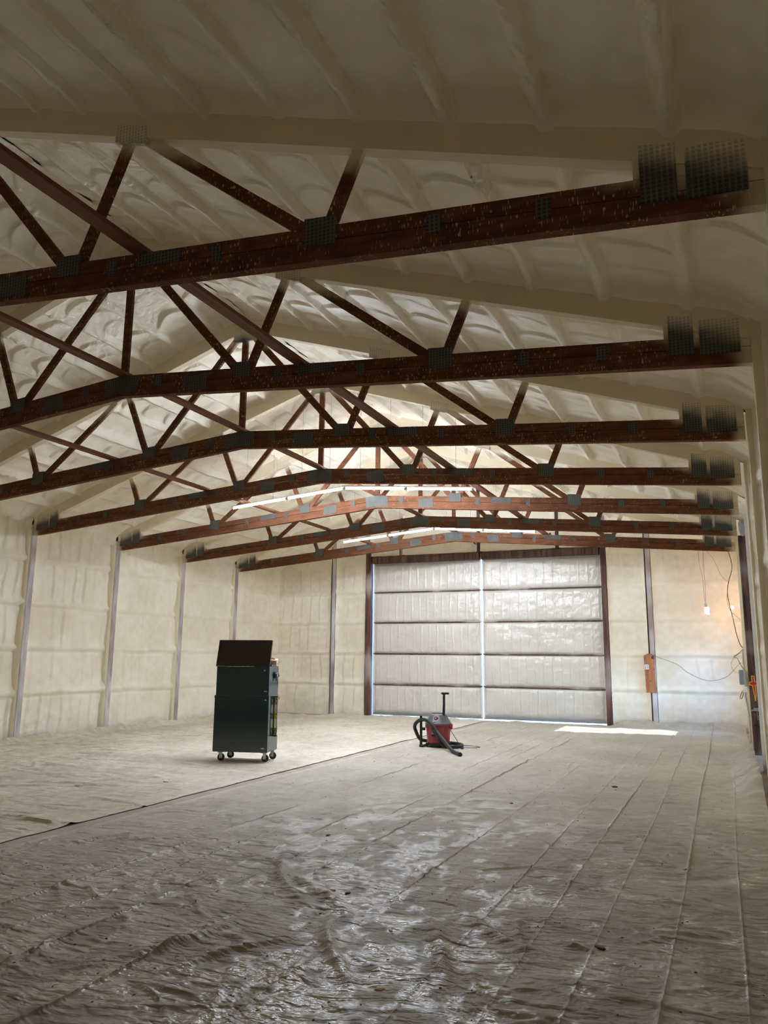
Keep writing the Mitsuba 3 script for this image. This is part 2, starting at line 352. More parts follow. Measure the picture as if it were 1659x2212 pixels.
# ------------------------------------------------------------------ ceiling: spray foam over purlins
ce = struct('ceiling')
PUR = np.array([-0.25, 0.45, 1.08, 1.62, 2.25, 2.81, 3.46, 4.08, 4.70, 5.30, 5.97, 6.60])
def ceil_h(u, y, side, ya, yb, bay):
    k = np.clip(np.searchsorted(PUR, u) - 1, 0, len(PUR) - 2)
    c = (u - PUR[k]) / (PUR[k + 1] - PUR[k])
    wob = 0.03 * (nnoise(p3(y, u, 1.7, 0.2, side * 3.0 + bay)) - 0.5)
    dn = np.minimum(np.abs(u + wob - PUR[k]), np.abs(u + wob - PUR[k + 1]))
    kn = np.where(c < 0.5, k, k + 1)
    rough = (hsh(kn + 40 * bay + 7 * (side > 0), 3) > 0.45) * ss(0.35, 0.6, nnoise(p3(y, u, 1.3, 0.1, 4.0 + bay)))
    ridge = (0.072 + 0.03 * hsh(kn * 3 + bay, 9)) * np.exp(-(dn / 0.050) ** 4 * 0.8) * (0.75 + 0.5 * nnoise(p3(y, u, 2.2, 0.3, bay)))
    beads = 0.055 * (nfbm(p3(u, y, 26, 30, side), 2, 7) - 0.3) * np.exp(-(dn / 0.075) ** 2) * rough
    cell = k * 17 + bay * 131 + (side > 0) * 997
    per = (0.30 + 0.22 * hsh(cell, 1)) * (1.0 if bay > 1 else 1.6)
    ph = y / per + 9 * hsh(cell, 2) + (0.22 + 0.40 * hsh(cell, 5)) * np.sin(PI * c) + 0.35 * (nnoise(p3(u, y, 3.0, 1.6, bay)) - 0.5)
    n = np.floor(ph); f = ph - n
    amp = (0.25 + 0.9 * hsh(n.astype(int) * 5 + cell, 8)) * np.clip(np.sin(PI * c), 0, 1) ** 0.6
    lap = (0.040 if bay > 1 else 0.016) * amp * (1 - f) ** 1.6 * np.clip(f / 0.07, 0, 1)
    lump = 0.030 * (nfbm(p3(u, y, 2.6, 2.6, bay + side * 2.0), 3, 12) - 0.5) + 0.006 * (nfbm(p3(u, y, 14, 14, 3), 2, 13) - 0.5)
    dy = np.minimum(y - ya, yb - y)
    cove = 0.09 * np.exp(-np.clip(dy, 0, 9) / 0.06)
    rr = np.exp(-np.clip(dy, 0, 9) / 0.05)
    eave = 0.10 * ss(6.2, 6.6, u)
    return (ridge + beads + lap) * (1 - 0.6 * rr) + lump + cove + eave
bays = [(YBK, TY(0))] + [(TY(i) + 0.076, TY(i + 1)) for i in range(0, 7)] + [(TY(7) + 0.076, YF + 0.05)]
for b, (ya, yb) in enumerate(bays):
    dist = max(3.5, ya)
    st = min(0.045, max(0.021, 0.0040 * dist)) if b else 0.15
    for side in (1, -1):
        part('ceiling', 'foam_bay', grid(lin(0, 6.62, st), lin(ya, yb, st), lambda u, y: np.stack([XC + side * u, y, zceil(u) - ceil_h(u, y, side, ya, yb, b)], -1), flip=side > 0), 'm_foam', True)
for side in (1, -1):
    part('ceiling', 'roof_deck', xz([(XC, zceil(0) + 0.16), (XC + side * 7.1, zceil(7.1) + 0.16), (XC + side * 7.1, zceil(7.1) + 0.2), (XC, zceil(0) + 0.2)][::side], YBK - 0.4, YF + 0.5), 'm_siding')

# ------------------------------------------------------------------ walls: spray foam between posts
GIRT = [0.06, 0.92, 1.79, 2.67, 3.55]
def wall_h(s, z, s0, s1, seed, lapn=0.28, rise=0.10):
    """height of the foam towards the room; s runs along the wall between the posts s0 and s1"""
    k = np.clip(np.searchsorted(GIRT, z) - 1, 0, 4)
    h = np.zeros_like(s)
    for gi, g in enumerate(GIRT[1:]):
        q = z - g - 0.02 * (nnoise(p3(s, s, 1.3, 0, seed + gi)) - 0.5)
        h += 0.045 * np.where(q > 0, np.exp(-(q / 0.075) ** 2), np.exp(-(q / 0.05) ** 2)) * (0.6 + 0.6 * nnoise(p3(s, z, 2.0, 0.0, seed + 3 * gi)))
        h -= 0.020 * np.exp(-((q + 0.085) / 0.02) ** 2)
    cell = k * 13 + seed * 101
    ph = s / lapn + 5 * hsh(cell, 3) + 0.25 * (nnoise(p3(s, z, 2, 2.4, seed)) - 0.5)
    n = np.floor(ph); f = ph - n
    zc = np.clip((z - np.take(GIRT + [4.4], k)) / (np.take(GIRT + [4.4], k + 1) - np.take(GIRT + [4.4], k)), 0, 1)
    amp = (0.15 + hsh(n.astype(int) + cell * 7, 4)) * np.clip(np.sin(PI * zc), 0, 1) ** 0.4
    h += (0.042 if seed < 20 else 0.028) * amp * (1 - f) ** 2 * np.clip(f / 0.06, 0, 1)
    rip = nfbm(p3(s, z, 1.2, 7.0, seed + 5), 3, 14) - 0.5
    h += 0.022 * rip * ss(1.9, 0.8, z) + 0.050 * (nfbm(p3(s, z, 2.2, 2.2, seed), 3, 15) - 0.5) + 0.007 * (nfbm(p3(s, z, 22, 22, seed), 2, 16) - 0.5)
    t = np.minimum(s - s0, s1 - s)
    h += rise * np.exp(-np.clip(t, 0, 9) / 0.055) * (0.8 + 0.5 * nnoise(p3(s, z, 0.5, 3.0, seed + 1)))
    return np.where(h > 0.06, 0.06 + 0.055 * np.tanh((h - 0.06) / 0.055), h)
ZW = 4.45
PW = 0.14
struct('wall_left'); struct('wall_right'); struct('wall_far'); struct('wall_back')
part('wall_left', 'siding', bx(XL - 0.16, XL - 0.12, YBK - 0.3, YF + 0.3, -0.1, 4.6), 'm_siding')
for i in range(0, 9):
    y0, y1 = (TY(i - 1) + 0.11 if i > 0 else YBK), (TY(i) - 0.03 if i < 8 else YF + 0.02)
    st = 0.2 if y1 < 8.5 else max(0.026, 0.0021 * y1)
    part('wall_left', 'foam_bay', grid(lin(y0, y1, st), lin(0, ZW + 0.05, st), lambda s, z: np.stack([XL + wall_h(s, z, y0, y1 if i < 8 else y1 + 5, i + 1), s, z], -1)), 'm_foam', True)
# right wall: added, unseen window opening in the last bay, sliding door in the bay before
WY0, WY1, WZ0, WZ1 = 18.70, 20.10, 0.75, 2.15
part('wall_right', 'siding', cat([bx(XR + 0.12, XR + 0.16, a, b, c, d) for a, b, c, d in [(YBK - 0.3, TY(5) + 0.1, -0.1, 4.6), (TY(6), WY0, -0.1, 4.6), (WY1, YF + 0.3, -0.1, 4.6), (WY0, WY1, -0.1, WZ0), (WY0, WY1, WZ1, 4.6), (TY(5) + 0.1, TY(6), 3.95, 4.6)]]), 'm_siding')
for i in range(1, 9):
    if i == 6: continue
    y0, y1 = (TY(i - 1) + 0.11 if i > 1 else YBK), (TY(i) - 0.03 if i < 8 else YF + 0.02)
    st = 0.026 if i > 1 else 0.08
    if i < 8:
        part('wall_right', 'foam_bay', grid(lin(y0, y1, st), lin(0, ZW + 0.05, st), lambda s, z: np.stack([XR - (0.25 if i == 5 else 0.6) * wall_h(s, z, y0, y1, i + 31), s, z], -1), flip=True), 'm_foam', True)
    else:
        for a, b, c, d in [(y0, WY0, 0, ZW), (WY1, y1, 0, ZW), (WY0, WY1, 0, WZ0), (WY0, WY1, WZ1, ZW)]:
            part('wall_right', 'foam_bay', grid(lin(a, b, 0.03), lin(c, d, 0.03), lambda s, z: np.stack([XR - wall_h(s, z, y0, y1 + 5, i + 31), s, z], -1), flip=True), 'm_foam', True)
struct('added_window_1')  # unseen window, added to let in the sun stripe and cool corner daylight
part('added_window_1', 'frame', cat([bx(XR - 0.06, XR + 0.16, WY0 - 0.02, WY0 + 0.02, WZ0, WZ1), bx(XR - 0.06, XR + 0.16, WY1 - 0.02, WY1 + 0.02, WZ0, WZ1), bx(XR - 0.06, XR + 0.16, WY0, WY1, WZ0 - 0.02, WZ0 + 0.02), bx(XR - 0.06, XR + 0.16, WY0, WY1, WZ1 - 0.02, WZ1 + 0.02)]), 'm_trim')
struct('door_2')
part('door_2', 'leaf', bx(XR + 0.14, XR + 0.17, TY(5) - 0.1, TY(6) + 0.2, 0.06, 4.05), 'm_siding')
part('door_2', 'edge_trim', bx(XC + L + 0.062, XC + L + 0.122, TY(5) - 0.05, TY(5) - 0.032, 0.0, 3.98), 'm_trim')
# back wall
scene['wall_back__foam'] = mikit.ply(xz([(XL - 0.2, -0.1), (XR + 0.2, -0.1), (XR + 0.2, 4.6), (XC, 6.9), (XL - 0.2, 4.6)], YBK - 0.25, YBK - 0.05), 'm_foam')

# far wall
DX0, DX1, DZ1 = -3.40, 3.20, 4.40     # door opening, from the ridge line
gable = lambda u: zceil(abs(u)) + 0.05
sid = Polygon([(XL - 0.2, -0.1), (XR + 0.2, -0.1), (XR + 0.2, 4.6), (XC, 6.95), (XL - 0.2, 4.6)]).difference(sbox(XC + DX0, -1, XC + DX1, DZ1))
part('wall_far', 'siding', xz(sid, YF + 0.10, YF + 0.14), 'm_siding')
def far_patch(u0, u1, z0, ztop, seed, pl=True, pr_=True, lapn=0.32):
    U, V = lin(u0, u1, 0.03), lin(0, 1, 0.03 / 4.4)
    def fn(u, v):
        z = z0 + v * (ztop(u) - z0)
        h = wall_h(u, z, u0 if pl else u0 - 5, u1 if pr_ else u1 + 5, seed, lapn, 0.08)
        return np.stack([XC + u, YF - h, z], -1)
    part('wall_far', 'foam_bay', grid(U, V, fn), 'm_foam', True)
gz = np.vectorize(gable)
far_patch(-L - 0.16, -4.70, 0, gz, 61, False, True)
far_patch(-4.54, -3.56, 0, gz, 62)
far_patch(3.36, 4.30, 0, gz, 63)
far_patch(4.46, L + 0.16, 0, gz, 64, True, False)
GST = [-3.48, -2.44, -0.09, 2.10, 3.27]
for k in range(4):
    far_patch(GST[k] + 0.05, GST[k + 1] - 0.05, 4.60, gz, 70 + k)

# far sliding door, two leaves of five foam panels
struct('door_1')
RAIL = [0.10, 0.90, 1.77, 2.655, 3.535, 4.38]
LEAF = [(-3.365, -0.085), (-0.045, 3.215)]
YD = YF + 0.13
def panel_mesh(u0, u1, z0, z1, seed):
    U, V = lin(u0, u1, 0.02), lin(z0, z1, 0.02)
    def fn(u, z):
        e = np.minimum(np.minimum(u - u0, u1 - u), np.minimum(z - z0, z1 - z))
        dome = 0.05 * (1 - np.exp(-np.clip(e, 0, 9) / 0.05))
        ph = u / 0.235 + 0.12 * (nnoise(p3(u, z, 3, 3, seed)) - 0.5) + hsh(seed, 2); f = ph - np.floor(ph)
        rib = 0.010 * np.exp(-((f - 0.5) / 0.06) ** 2) * (0.5 + nnoise(p3(np.floor(ph), z, 1, 2, seed)))
        end = ss(0.55, 0.05, u1 - u) + 0.6 * ss(0.35, 0.02, u - u0)
        rough = end * 0.030 * (nfbm(p3(u, z, 15, 9, seed), 3, 21) - 0.4)
        lump = 0.030 * (nfbm(p3(u, z, 3.5, 5.5, seed), 3, 22) - 0.5) + 0.006 * (nfbm(p3(u, z, 20, 20, seed), 2, 23) - 0.5)
        return np.stack([XC + u, YD - 0.005 - dome - (rib + lump) * np.clip(e / 0.06, 0, 1) - rough * np.clip(e / 0.04, 0, 1), z], -1)
    return grid(U, V, fn)
for li, (u0, u1) in enumerate(LEAF):
    part('door_1', 'leaf_skin', bx(XC + u0, XC + u1, YD, YD + 0.02, 0.05, 4.46), 'm_siding')
    for k in range(5):
        part('door_1', 'foam_panel', panel_mesh(u0 + 0.03, u1 - 0.03, RAIL[k] + 0.018, RAIL[k + 1] - 0.018, 80 + li * 5 + k), 'm_foam_gloss', True)
    for k in range(1, 5):
        part('door_1', 'rail', rbx(XC + u0, XC + u1, YD - 0.062, YD, RAIL[k] - 0.016, RAIL[k] + 0.012, 0.003), 'm_jamb')
    part('door_1', 'bottom_rail', rbx(XC + u0, XC + u1, YD - 0.05, YD, 0.045, 0.115, 0.004), 'm_steel')
    part('door_1', 'stile', rbx(XC + u0 - 0.005, XC + u0 + 0.035, YD - 0.055, YD + 0.02, 0.07, 4.46, 0.004), 'm_trim')
    part('door_1', 'stile', rbx(XC + u1 - 0.035, XC + u1 + 0.005, YD - 0.055, YD + 0.02, 0.07, 4.46, 0.004), 'm_trim')
def wall_post(x0, x1, y0, y1, z1, mat, label, grp=None):
    return solo('wall_post', rbx(x0, x1, y0, y1, -0.003, z1, 0.008), mat, label, 'post', group=grp)
wall_post(XC - 3.545, XC - 3.405, YF - 0.10, YF + 0.10, 4.75, 'm_jamb', 'dark reddish wooden door post at the left edge of the large foamed door')
wall_post(XC + 3.21, XC + 3.35, YF - 0.10, YF + 0.10, 4.75, 'm_jamb', 'reddish wooden door post at the right edge of the large foamed door')
wall_post(XC - 4.67, XC - 4.56, YF - 0.085, YF + 0.05, 5.2, 'm_post', 'narrow dusted wooden post on the far wall left of the large door')
wall_post(XC + 4.33, XC + 4.45, YF - 0.085, YF + 0.05, 5.2, 'm_post', 'dusted wooden post on the far wall right of the large door, behind the outlet board')
for u0, u1, lab in [(-3.36, -0.10, 'dark wooden header board above the left half of the large door'), (-0.03, 3.17, 'dark wooden header board above the right half of the large door')]:
    solo('door_header', rbx(XC + u0, XC + u1, YF - 0.06, YF + 0.10, 4.38, 4.58, 0.006), 'm_dark', lab, 'beam')
for u, lab in [(-2.44, 'short brown stud above the left half of the large door'), (-0.09, 'short brown stud above the middle of the large door'), (2.10, 'short brown stud above the right half of the large door')]:
    k = thing('gable_stud', lab, 'stud')
    part(k, 'stud', rbx(XC + u - 0.035, XC + u + 0.035, YF - 0.04, YF + 0.05, 4.585, zceil(abs(u)) - 0.07, 0.004), 'm_jamb')
    pth = [(XC + u - 0.03 - 0.16 * math.sin(a), YF - 0.04, 4.80 + 0.22 * (1 - math.cos(a)) * 1.0 + 0.0) for a in np.linspace(PI / 2, 0, 8)]
    part(k, 'bracket', tube(np.array(pth)[:, :] + [0.0, 0, 0], 0.022, 8), 'm_jamb', True)

# ------------------------------------------------------------------ roof trusses
def half(poly, side, y0, y1):
    pts = [(XC + side * u, z) for u, z in poly]
    return xz(Polygon(pts), y0, y1)
def bar(a, b, w, side, y0, y1):
    a, b = np.array(a, float), np.array(b, float); d = (b - a) / np.linalg.norm(b - a); n = np.array([-d[1], d[0]]) * w / 2
    return half([a + n, b + n, b - n, a - n], side, y0, y1)
ORD = ['nearest', 'second', 'third', 'fourth', 'fifth', 'sixth', 'seventh']
TDESC = ['dark brown wooden roof truss nearest the viewer, crossing the top of the picture', 'second dark brown wooden roof truss from the viewer', 'third dark brown wooden roof truss from the viewer',
         'fourth roof truss from the viewer, dark, in front of the nearer tube lights', 'fifth roof truss from the viewer, lit red-brown behind the nearer tube lights',
         'sixth roof truss from the viewer, dark, in front of the farther tube lights', 'seventh and farthest roof truss, lit orange-brown in front of the large door']
SPL = 0.140   # depth of the lower board of the bottom chord
for i in range(1, 8):
    y0, y1 = TY(i), TY(i) + 0.076
    t = thing('roof_truss', TDESC[i - 1], 'roof truss')
    for sd in (1, -1):
        c = lambda u, o: (u, zchord(u) + o)
        part(t, 'bottom_chord_board', half([c(0, 0), c(L, 0), c(L, SPL - 0.003), c(0, SPL - 0.003)], sd, y0, y1), 'm_wood')
        part(t, 'bottom_chord_board', half([c(0, SPL + 0.003), c(L, SPL + 0.003), c(L, CD - 0.03), c(L - 0.12, CD), c(0, CD)], sd, y0 + 0.003, y1), 'm_wood')
        part(t, 'top_chord', half([(0, zedge(0)), (L, zedge(L)), (L, zedge(L) + 0.33), (0, zedge(0) + 0.33)], sd, y0 - 0.012, y1 + 0.012), 'm_wood', label='cream foam-covered top chord')
        part(t, 'heel_block', half([(UO, zchord(UO) + CD), (UO, zedge(UO) + 0.02), (L, zedge(L) + 0.02), (L, zchord(L) + CD - 0.04)], sd, y0 - 0.001, y1), 'm_wood')
        A, B, Cc, Dd = (1.62, zchord(1.62) + CD - 0.04), (3.81, zchord(3.81) + CD - 0.04), (2.12, zedge(2.12) + 0.05), (4.08, zedge(4.08) + 0.05)
        part(t, 'web', bar((A[0] - 0.05, A[1]), (0.06, zedge(0.06) + 0.02), 0.089, sd, y0 + 0.019, y1 - 0.019), 'm_wood')
        part(t, 'web', bar((A[0] + 0.05, A[1]), Cc, 0.089, sd, y0 + 0.019, y1 - 0.019), 'm_wood')
        part(t, 'web', bar((Cc[0] + 0.08, Cc[1] - 0.04), (B[0] - 0.06, B[1]), 0.089, sd, y0 + 0.019, y1 - 0.019), 'm_wood')
        part(t, 'web', bar((B[0] + 0.03, B[1]), Dd, 0.089, sd, y0 + 0.019, y1 - 0.019), 'm_wood')
        def plate(u0, u1, o0, o1, slope=True):
            zc0, zc1 = zchord(u0), zchord(u1)
            part(t, 'connector_plate', half([(u0, zc0 + o0), (u1, zc1 + o0), (u1, zc1 + o1), (u0, zc0 + o1)], sd, y0 - 0.005, y0 + 0.022), 'm_plate')
        plate(1.49, 1.72, 0.14, 0.31); plate(3.69, 3.92, 0.11, 0.31)
        plate(0.47, 0.56, 0.10, 0.225); plate(0.88, 1.17, 0.03, 0.20); plate(2.0, 2.085, 0.09, 0.22); plate(2.29, 2.68, 0.135, 0.235)
        plate(4.55, 4.645, 0.09, 0.215); plate(5.225, 5.32, 0.09, 0.215); plate(2.95, 3.03, 0.09, 0.215)
        for u0, u1, za, zb_ in [(5.81, 6.00, 4.125, 4.47), (6.045, 6.345, 4.095, 4.40)]:
            part(t, 'connector_plate', half([(u0, za), (u1, za - 0.012), (u1, zb_ - 0.03), (u0, zb_)], sd, y0 - 0.020, y0), 'm_plate')
        for u0, du in [(2.14, 0.15)]:
            part(t, 'connector_plate', half([(u0 - du, zedge(u0 - du) - 0.055), (u0 + du, zedge(u0 + du) - 0.055), (u0 + du, zedge(u0 + du) + 0.10), (u0 - du, zedge(u0 - du) + 0.10)], sd, y0 - 0.017, y0 + 0.02), 'm_plate')
    part(t, 'king_post', bx(XC - 0.045, XC + 0.045, y0 + 0.019, y1 - 0.019, zchord(0) + CD - 0.02, zedge(0) + 0.02), 'm_wood')
    part(t, 'connector_plate', xz([(XC - 0.23, zchord(0.23) + 0.03), (XC, zchord(0) + 0.03), (XC + 0.23, zchord(0.23) + 0.03), (XC + 0.23, zchord(0.23) + 0.235), (XC, zchord(0) + 0.245), (XC - 0.23, zchord(0.23) + 0.235)], y0 - 0.005, y0), 'm_plate')
    part(t, 'connector_plate', bx(XC - 0.17, XC + 0.17, y0 - 0.017, y0 + 0.02, zedge(0) - 0.16, zedge(0) + 0.06), 'm_plate')
for u, lab in [(-2.3, 'long brown brace board lying along the truss chords left of the middle'), (0, 'long brown brace board lying along the truss chords under the ridge'), (2.3, 'long brown brace board lying along the truss chords right of the middle')]:
    zt = zchord(abs(u)) + CD + 0.001
    solo('lateral_brace', rbx(XC + u - 0.06, XC + u + 0.06, TY(0) - 0.3, TY(7) + 0.3, zt, zt + 0.04, 0.004), 'm_brace', lab, 'brace board')

# ------------------------------------------------------------------ side wall posts
NUM = {3: 'fifth', 4: 'fourth', 5: 'third', 6: 'second', 7: 'first'}
for i in range(3, 8):
    t = thing('wall_post', f'foam-edged wooden post on the left wall, {NUM[i]} counted from the far left corner', 'post')
    part(t, 'post', rbx(XC - L - 0.135, XC - L, TY(i) - 0.03, TY(i) + 0.11, -0.003, 4.2, 0.008), 'm_post')
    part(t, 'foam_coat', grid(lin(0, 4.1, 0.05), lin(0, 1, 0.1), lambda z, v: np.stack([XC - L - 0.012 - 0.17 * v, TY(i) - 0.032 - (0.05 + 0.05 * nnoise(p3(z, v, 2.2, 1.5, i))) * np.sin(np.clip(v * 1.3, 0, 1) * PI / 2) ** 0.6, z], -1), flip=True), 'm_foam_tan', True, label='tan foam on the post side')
PXR = {1: 0.0, 2: 0.0, 3: 0.02, 4: 0.042, 5: 0.125, 6: 0.008, 7: 0.0}
for i in range(1, 8):
    x0 = XC + L + PXR[i]
    if i == 6:
        wall_post(x0, x0 + 0.135, TY(6) - 0.03, TY(6) + 0.11, ZB + 0.0, 'm_dark', 'bare dark brown post on the right wall with a red cross painted on it')
    else:
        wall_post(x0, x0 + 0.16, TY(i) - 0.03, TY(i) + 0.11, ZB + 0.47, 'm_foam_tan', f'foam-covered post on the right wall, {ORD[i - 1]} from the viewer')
# crumpled plastic on the dark post head
def crumple(cx, cy, cz, sx, sy, sz, seed):
    s = trimesh.creation.icosphere(4); v = s.vertices.copy()
    r = 0.55 + 0.6 * np.abs(nfbm(v * 2.6 + seed, 3, seed)) + 0.12 * nfbm(v * 9, 2, seed)
    s.vertices = np.sign(v) * np.abs(v) ** 0.8 * r[:, None] * [sx, sy, sz] + [cx, cy, cz]; return s
solo('plastic_wad', crumple(XC + L + 0.10, TY(6) - 0.09, 4.12, 0.075, 0.06, 0.17, 4), 'm_lavender', 'crumpled greyish plastic tucked at the top of the dark post', 'plastic', smooth=True)

# ------------------------------------------------------------------ tube lights
scene['m_emit'] = two({'type': 'diffuse', 'reflectance': {'type': 'rgb', 'value': [0.9, 0.9, 0.9]}})
for r, i in enumerate((4, 6)):
    yy = TY(i) + 0.40 * S
    for k, (ua, ub) in enumerate([(-2.37, -1.19), (-1.17, -0.01), (0.01, 1.18), (1.20, 2.39)]):
        za, zb_ = zchord(abs(ua)) + 0.10, zchord(abs(ub)) + 0.10
        a, b = np.array([XC + ua, yy, za]), np.array([XC + ub, yy, zb_]); d = (b - a) / np.linalg.norm(b - a)
        pos = ['leftmost', 'second from the left', 'third from the left', 'rightmost'][k]
        t = thing('tube_light', f'glowing white tube light, {pos} in the {"nearer" if r == 0 else "farther"} row', 'tube light', 'nearer row of tube lights' if r == 0 else 'farther row of tube lights')
        part(t, 'tube', cyl(a + d * 0.02, b - d * 0.02, 0.021, 14), 'm_emit', 40, emitter={'type': 'area', 'radiance': {'type': 'rgb', 'value': list(LED[r])}})
        n = np.array([-d[2], 0, d[0]])
        for q in (a, b):
            s = 1 if q is a else -1
            part(t, 'end_cap', cyl(q, q + d * s * 0.02, 0.024, 14), 'm_steel', 40)
        h = rbox(np.linalg.norm(b - a), 0.045, 0.018, 0.003); h.apply_transform(trimesh.transformations.rotation_matrix(-math.atan2(d[2], d[0]), [0, 1, 0])); h.apply_translation((a + b) / 2 + n * 0.034)
        part(t, 'housing', h, 'm_white')
        for f in (0.25, 0.75):
            q = a + (b - a) * f + n * 0.04; part(t, 'hanger', cyl(q, [q[0], q[1], zceil(abs(q[0] - XC)) - 0.02], 0.003, 6), 'm_steel')

# ------------------------------------------------------------------ tool cabinet and tool chest (seen from the back)
ang = math.atan2(0.24640, 0.96917)
def LOC(m, z=0):       # local frame: x to the right along the back, y away from the viewer, origin between the wheels' line
    m = m.copy(); m.apply_transform(trimesh.transformations.rotation_matrix(ang, [0, 0, 1])); m.apply_translation([-7.548, 10.825, z + 0.012]); return m
t = thing('tool_cabinet', 'tall dark green rolling tool cabinet on four casters, seen from the back', 'tool cabinet')
X0, X1, YA, YB = -0.098, 0.810, -0.085, 0.45
part(t, 'body', LOC(rbx(X0, X1, YA, YB, 0.150, 1.022, 0.006)), 'm_green')
part(t, 'seam', LOC(rbx(X0 - 0.003, X1 + 0.003, YA - 0.003, YB + 0.003, 1.008, 1.026, 0.003)), 'm_green')
for (cx, cy, rot) in [(0.0, 0.0, 0.5), (0.735, 0.0, 0.15), (0.03, 0.36, 0.5), (0.75, 0.36, 0.15)]:
    R = trimesh.transformations.rotation_matrix(rot, [0, 0, 1]); Tm = trimesh.transformations.translation_matrix([cx, cy, 0])
    def C(m): m = m.copy(); m.apply_transform(R); m.apply_transform(Tm); return LOC(m)
    w = lathe([[0.0, -0.018], [0.045, -0.018], [0.056, -0.012], [0.058, 0], [0.056, 0.012], [0.045, 0.018], [0.0, 0.018]], 28); w.apply_transform(trimesh.transformations.rotation_matrix(PI / 2, [1, 0, 0])); w.apply_translation([0.02, 0, 0.058])
    cs = part(t, 'caster', C(w), 'm_rubber', 40)
    fork = cat([rbx(-0.015, 0.035, -0.030, -0.024, 0.045, 0.14, 0.002), rbx(-0.015, 0.035, 0.024, 0.030, 0.045, 0.14, 0.002), rbx(-0.045, 0.045, -0.04, 0.04, 0.136, 0.150, 0.003), cyl((0.02, -0.034, 0.058), (0.02, 0.034, 0.058), 0.012, 12)])
    part(cs, 'fork', C(fork), 'm_steel')
for (x, z, w, hh) in [(0.755, 0.962, 0, 0), (0.735, 0.215, 0.05, 0.018)]:
    if w: part(t, 'slot_label', LOC(rbx(x - w / 2, x + w / 2, YA - 0.003, YA + 0.01, z - hh / 2, z + hh / 2, 0.002)), 'm_steel')
    else:
        part(t, 'rivet', LOC(cyl((x, YA - 0.004, z), (x, YA + 0.01, z), 0.014, 14)), 'm_steel', 40)
part(t, 'side_handle', LOC(tube(spline([(X0 + 0.01, 0.05, 0.985), (X0 - 0.055, 0.06, 0.985), (X0 - 0.055, 0.30, 0.985), (X0 + 0.01, 0.31, 0.985)], 8), 0.011, 10)), 'm_black', True)
part(t, 'drawer_handle', LOC(rbx(0.3, X1 + 0.0, YB, YB + 0.045, 0.945, 0.990, 0.004)), 'm_black')
for k in range(5): part(t, 'drawer', LOC(rbx(X0 + 0.03, X1 - 0.03, YB, YB + 0.012, 0.18 + k * 0.155, 0.325 + k * 0.155, 0.004)), 'm_green')
t = thing('tool_chest', 'dark green top tool chest with its lid standing open, on the rolling cabinet', 'tool chest')
Z0, Z1 = 1.026, 1.485
part(t, 'body', LOC(cat([bx(X0 + 0.018, X1 - 0.006, YA, YA + 0.012, Z0, Z1), bx(X0 + 0.018, X1 - 0.006, YB - 0.05, YB - 0.03, Z0, Z1 - 0.03), bx(X0 + 0.018, X0 + 0.03, YA + 0.012, YB - 0.05, Z0, Z1), bx(X1 - 0.018, X1 - 0.006, YA + 0.012, YB - 0.05, Z0, Z1), bx(X0 + 0.03, X1 - 0.018, YA + 0.012, YB - 0.05, Z1 - 0.05, Z1 - 0.03), bx(X0 + 0.03, X1 - 0.018, YA + 0.012, YB - 0.05, Z0, Z0 + 0.01)])), 'm_green')
lid = cat([bx(X0, X1 - 0.006, -0.005, 0.0, 0, 0.435), bx(X0, X0 + 0.006, 0, 0.035, 0, 0.435), bx(X1 - 0.012, X1 - 0.006, 0, 0.035, 0, 0.435), bx(X0, X1 - 0.006, 0, 0.035, 0.429, 0.435)])
lid.apply_transform(trimesh.transformations.rotation_matrix(-0.262, [1, 0, 0])); lid.apply_translation([0, YA - 0.004, Z1 + 0.002])
part(t, 'lid', LOC(lid), 'm_lidin', label='open brownish-black lid')
part(t, 'rivet', LOC(cyl((0.725, YA - 0.004, 1.425), (0.725, YA + 0.005, 1.425), 0.014, 14)), 'm_steel', 40)
part(t, 'slot_label', LOC(rbx(0.725, 0.775, YA - 0.003, YA + 0.005, 1.087, 1.105, 0.002)), 'm_steel')
part(t, 'drawer', LOC(rbx(X0 + 0.04, X1 - 0.03, YB - 0.03, YB - 0.018, Z0 + 0.02, Z0 + 0.2, 0.004)), 'm_green')
part(t, 'drawer', LOC(rbx(X0 + 0.04, X1 - 0.03, YB - 0.03, YB - 0.018, Z0 + 0.21, Z0 + 0.40, 0.004)), 'm_green')
# spirit level held on the cabinet's side
t = thing('spirit_level', 'yellow and black spirit level standing against the side of the tool cabinet', 'spirit level')
lx0, lx1, ly0, ly1, lz0, lz1 = X1 + 0.001, X1 + 0.064, 0.20, 0.226, 0.385, 1.003
web = sbox(lx0 + 0.004, lz0, lx1 - 0.004, lz1)
xm = (lx0 + lx1) / 2
for z0_, z1_ in [(0.52, 0.645), (0.745, 0.87)]: web = web.difference(sbox(xm - 0.012, z0_, xm + 0.012, z1_).buffer(0.006))
for z_ in (0.45, 0.94): web = web.difference(Point(xm, z_).buffer(0.017))
part(t, 'web', LOC(xz(web, ly0 + 0.006, ly1 - 0.006)), 'm_yellow')
part(t, 'edge', LOC(rbx(lx1 - 0.006, lx1, ly0, ly1, lz0, lz1, 0.001)), 'm_chrome')
part(t, 'edge', LOC(rbx(lx0, lx0 + 0.006, ly0, ly1, lz0, lz1, 0.001)), 'm_black')
for z_ in (lz0, lz1): part(t, 'end_cap', LOC(rbx(lx0, lx1, ly0 - 0.001, ly1 + 0.001, z_ - 0.008, z_ + 0.008, 0.002)), 'm_black')
for z_ in (0.45, 0.94):
    part(t, 'vial', LOC(cyl((xm - 0.014, 0.213, z_), (xm + 0.014, 0.213, z_), 0.008, 12)), 'm_white', 40)
    ring = trimesh.creation.annulus(0.017, 0.024, 0.026); ring.apply_transform(trimesh.transformations.rotation_matrix(PI / 2, [1, 0, 0])); ring.apply_translation([xm, 0.213, z_]); part(t, 'vial_ring', LOC(ring), 'm_black', 40)
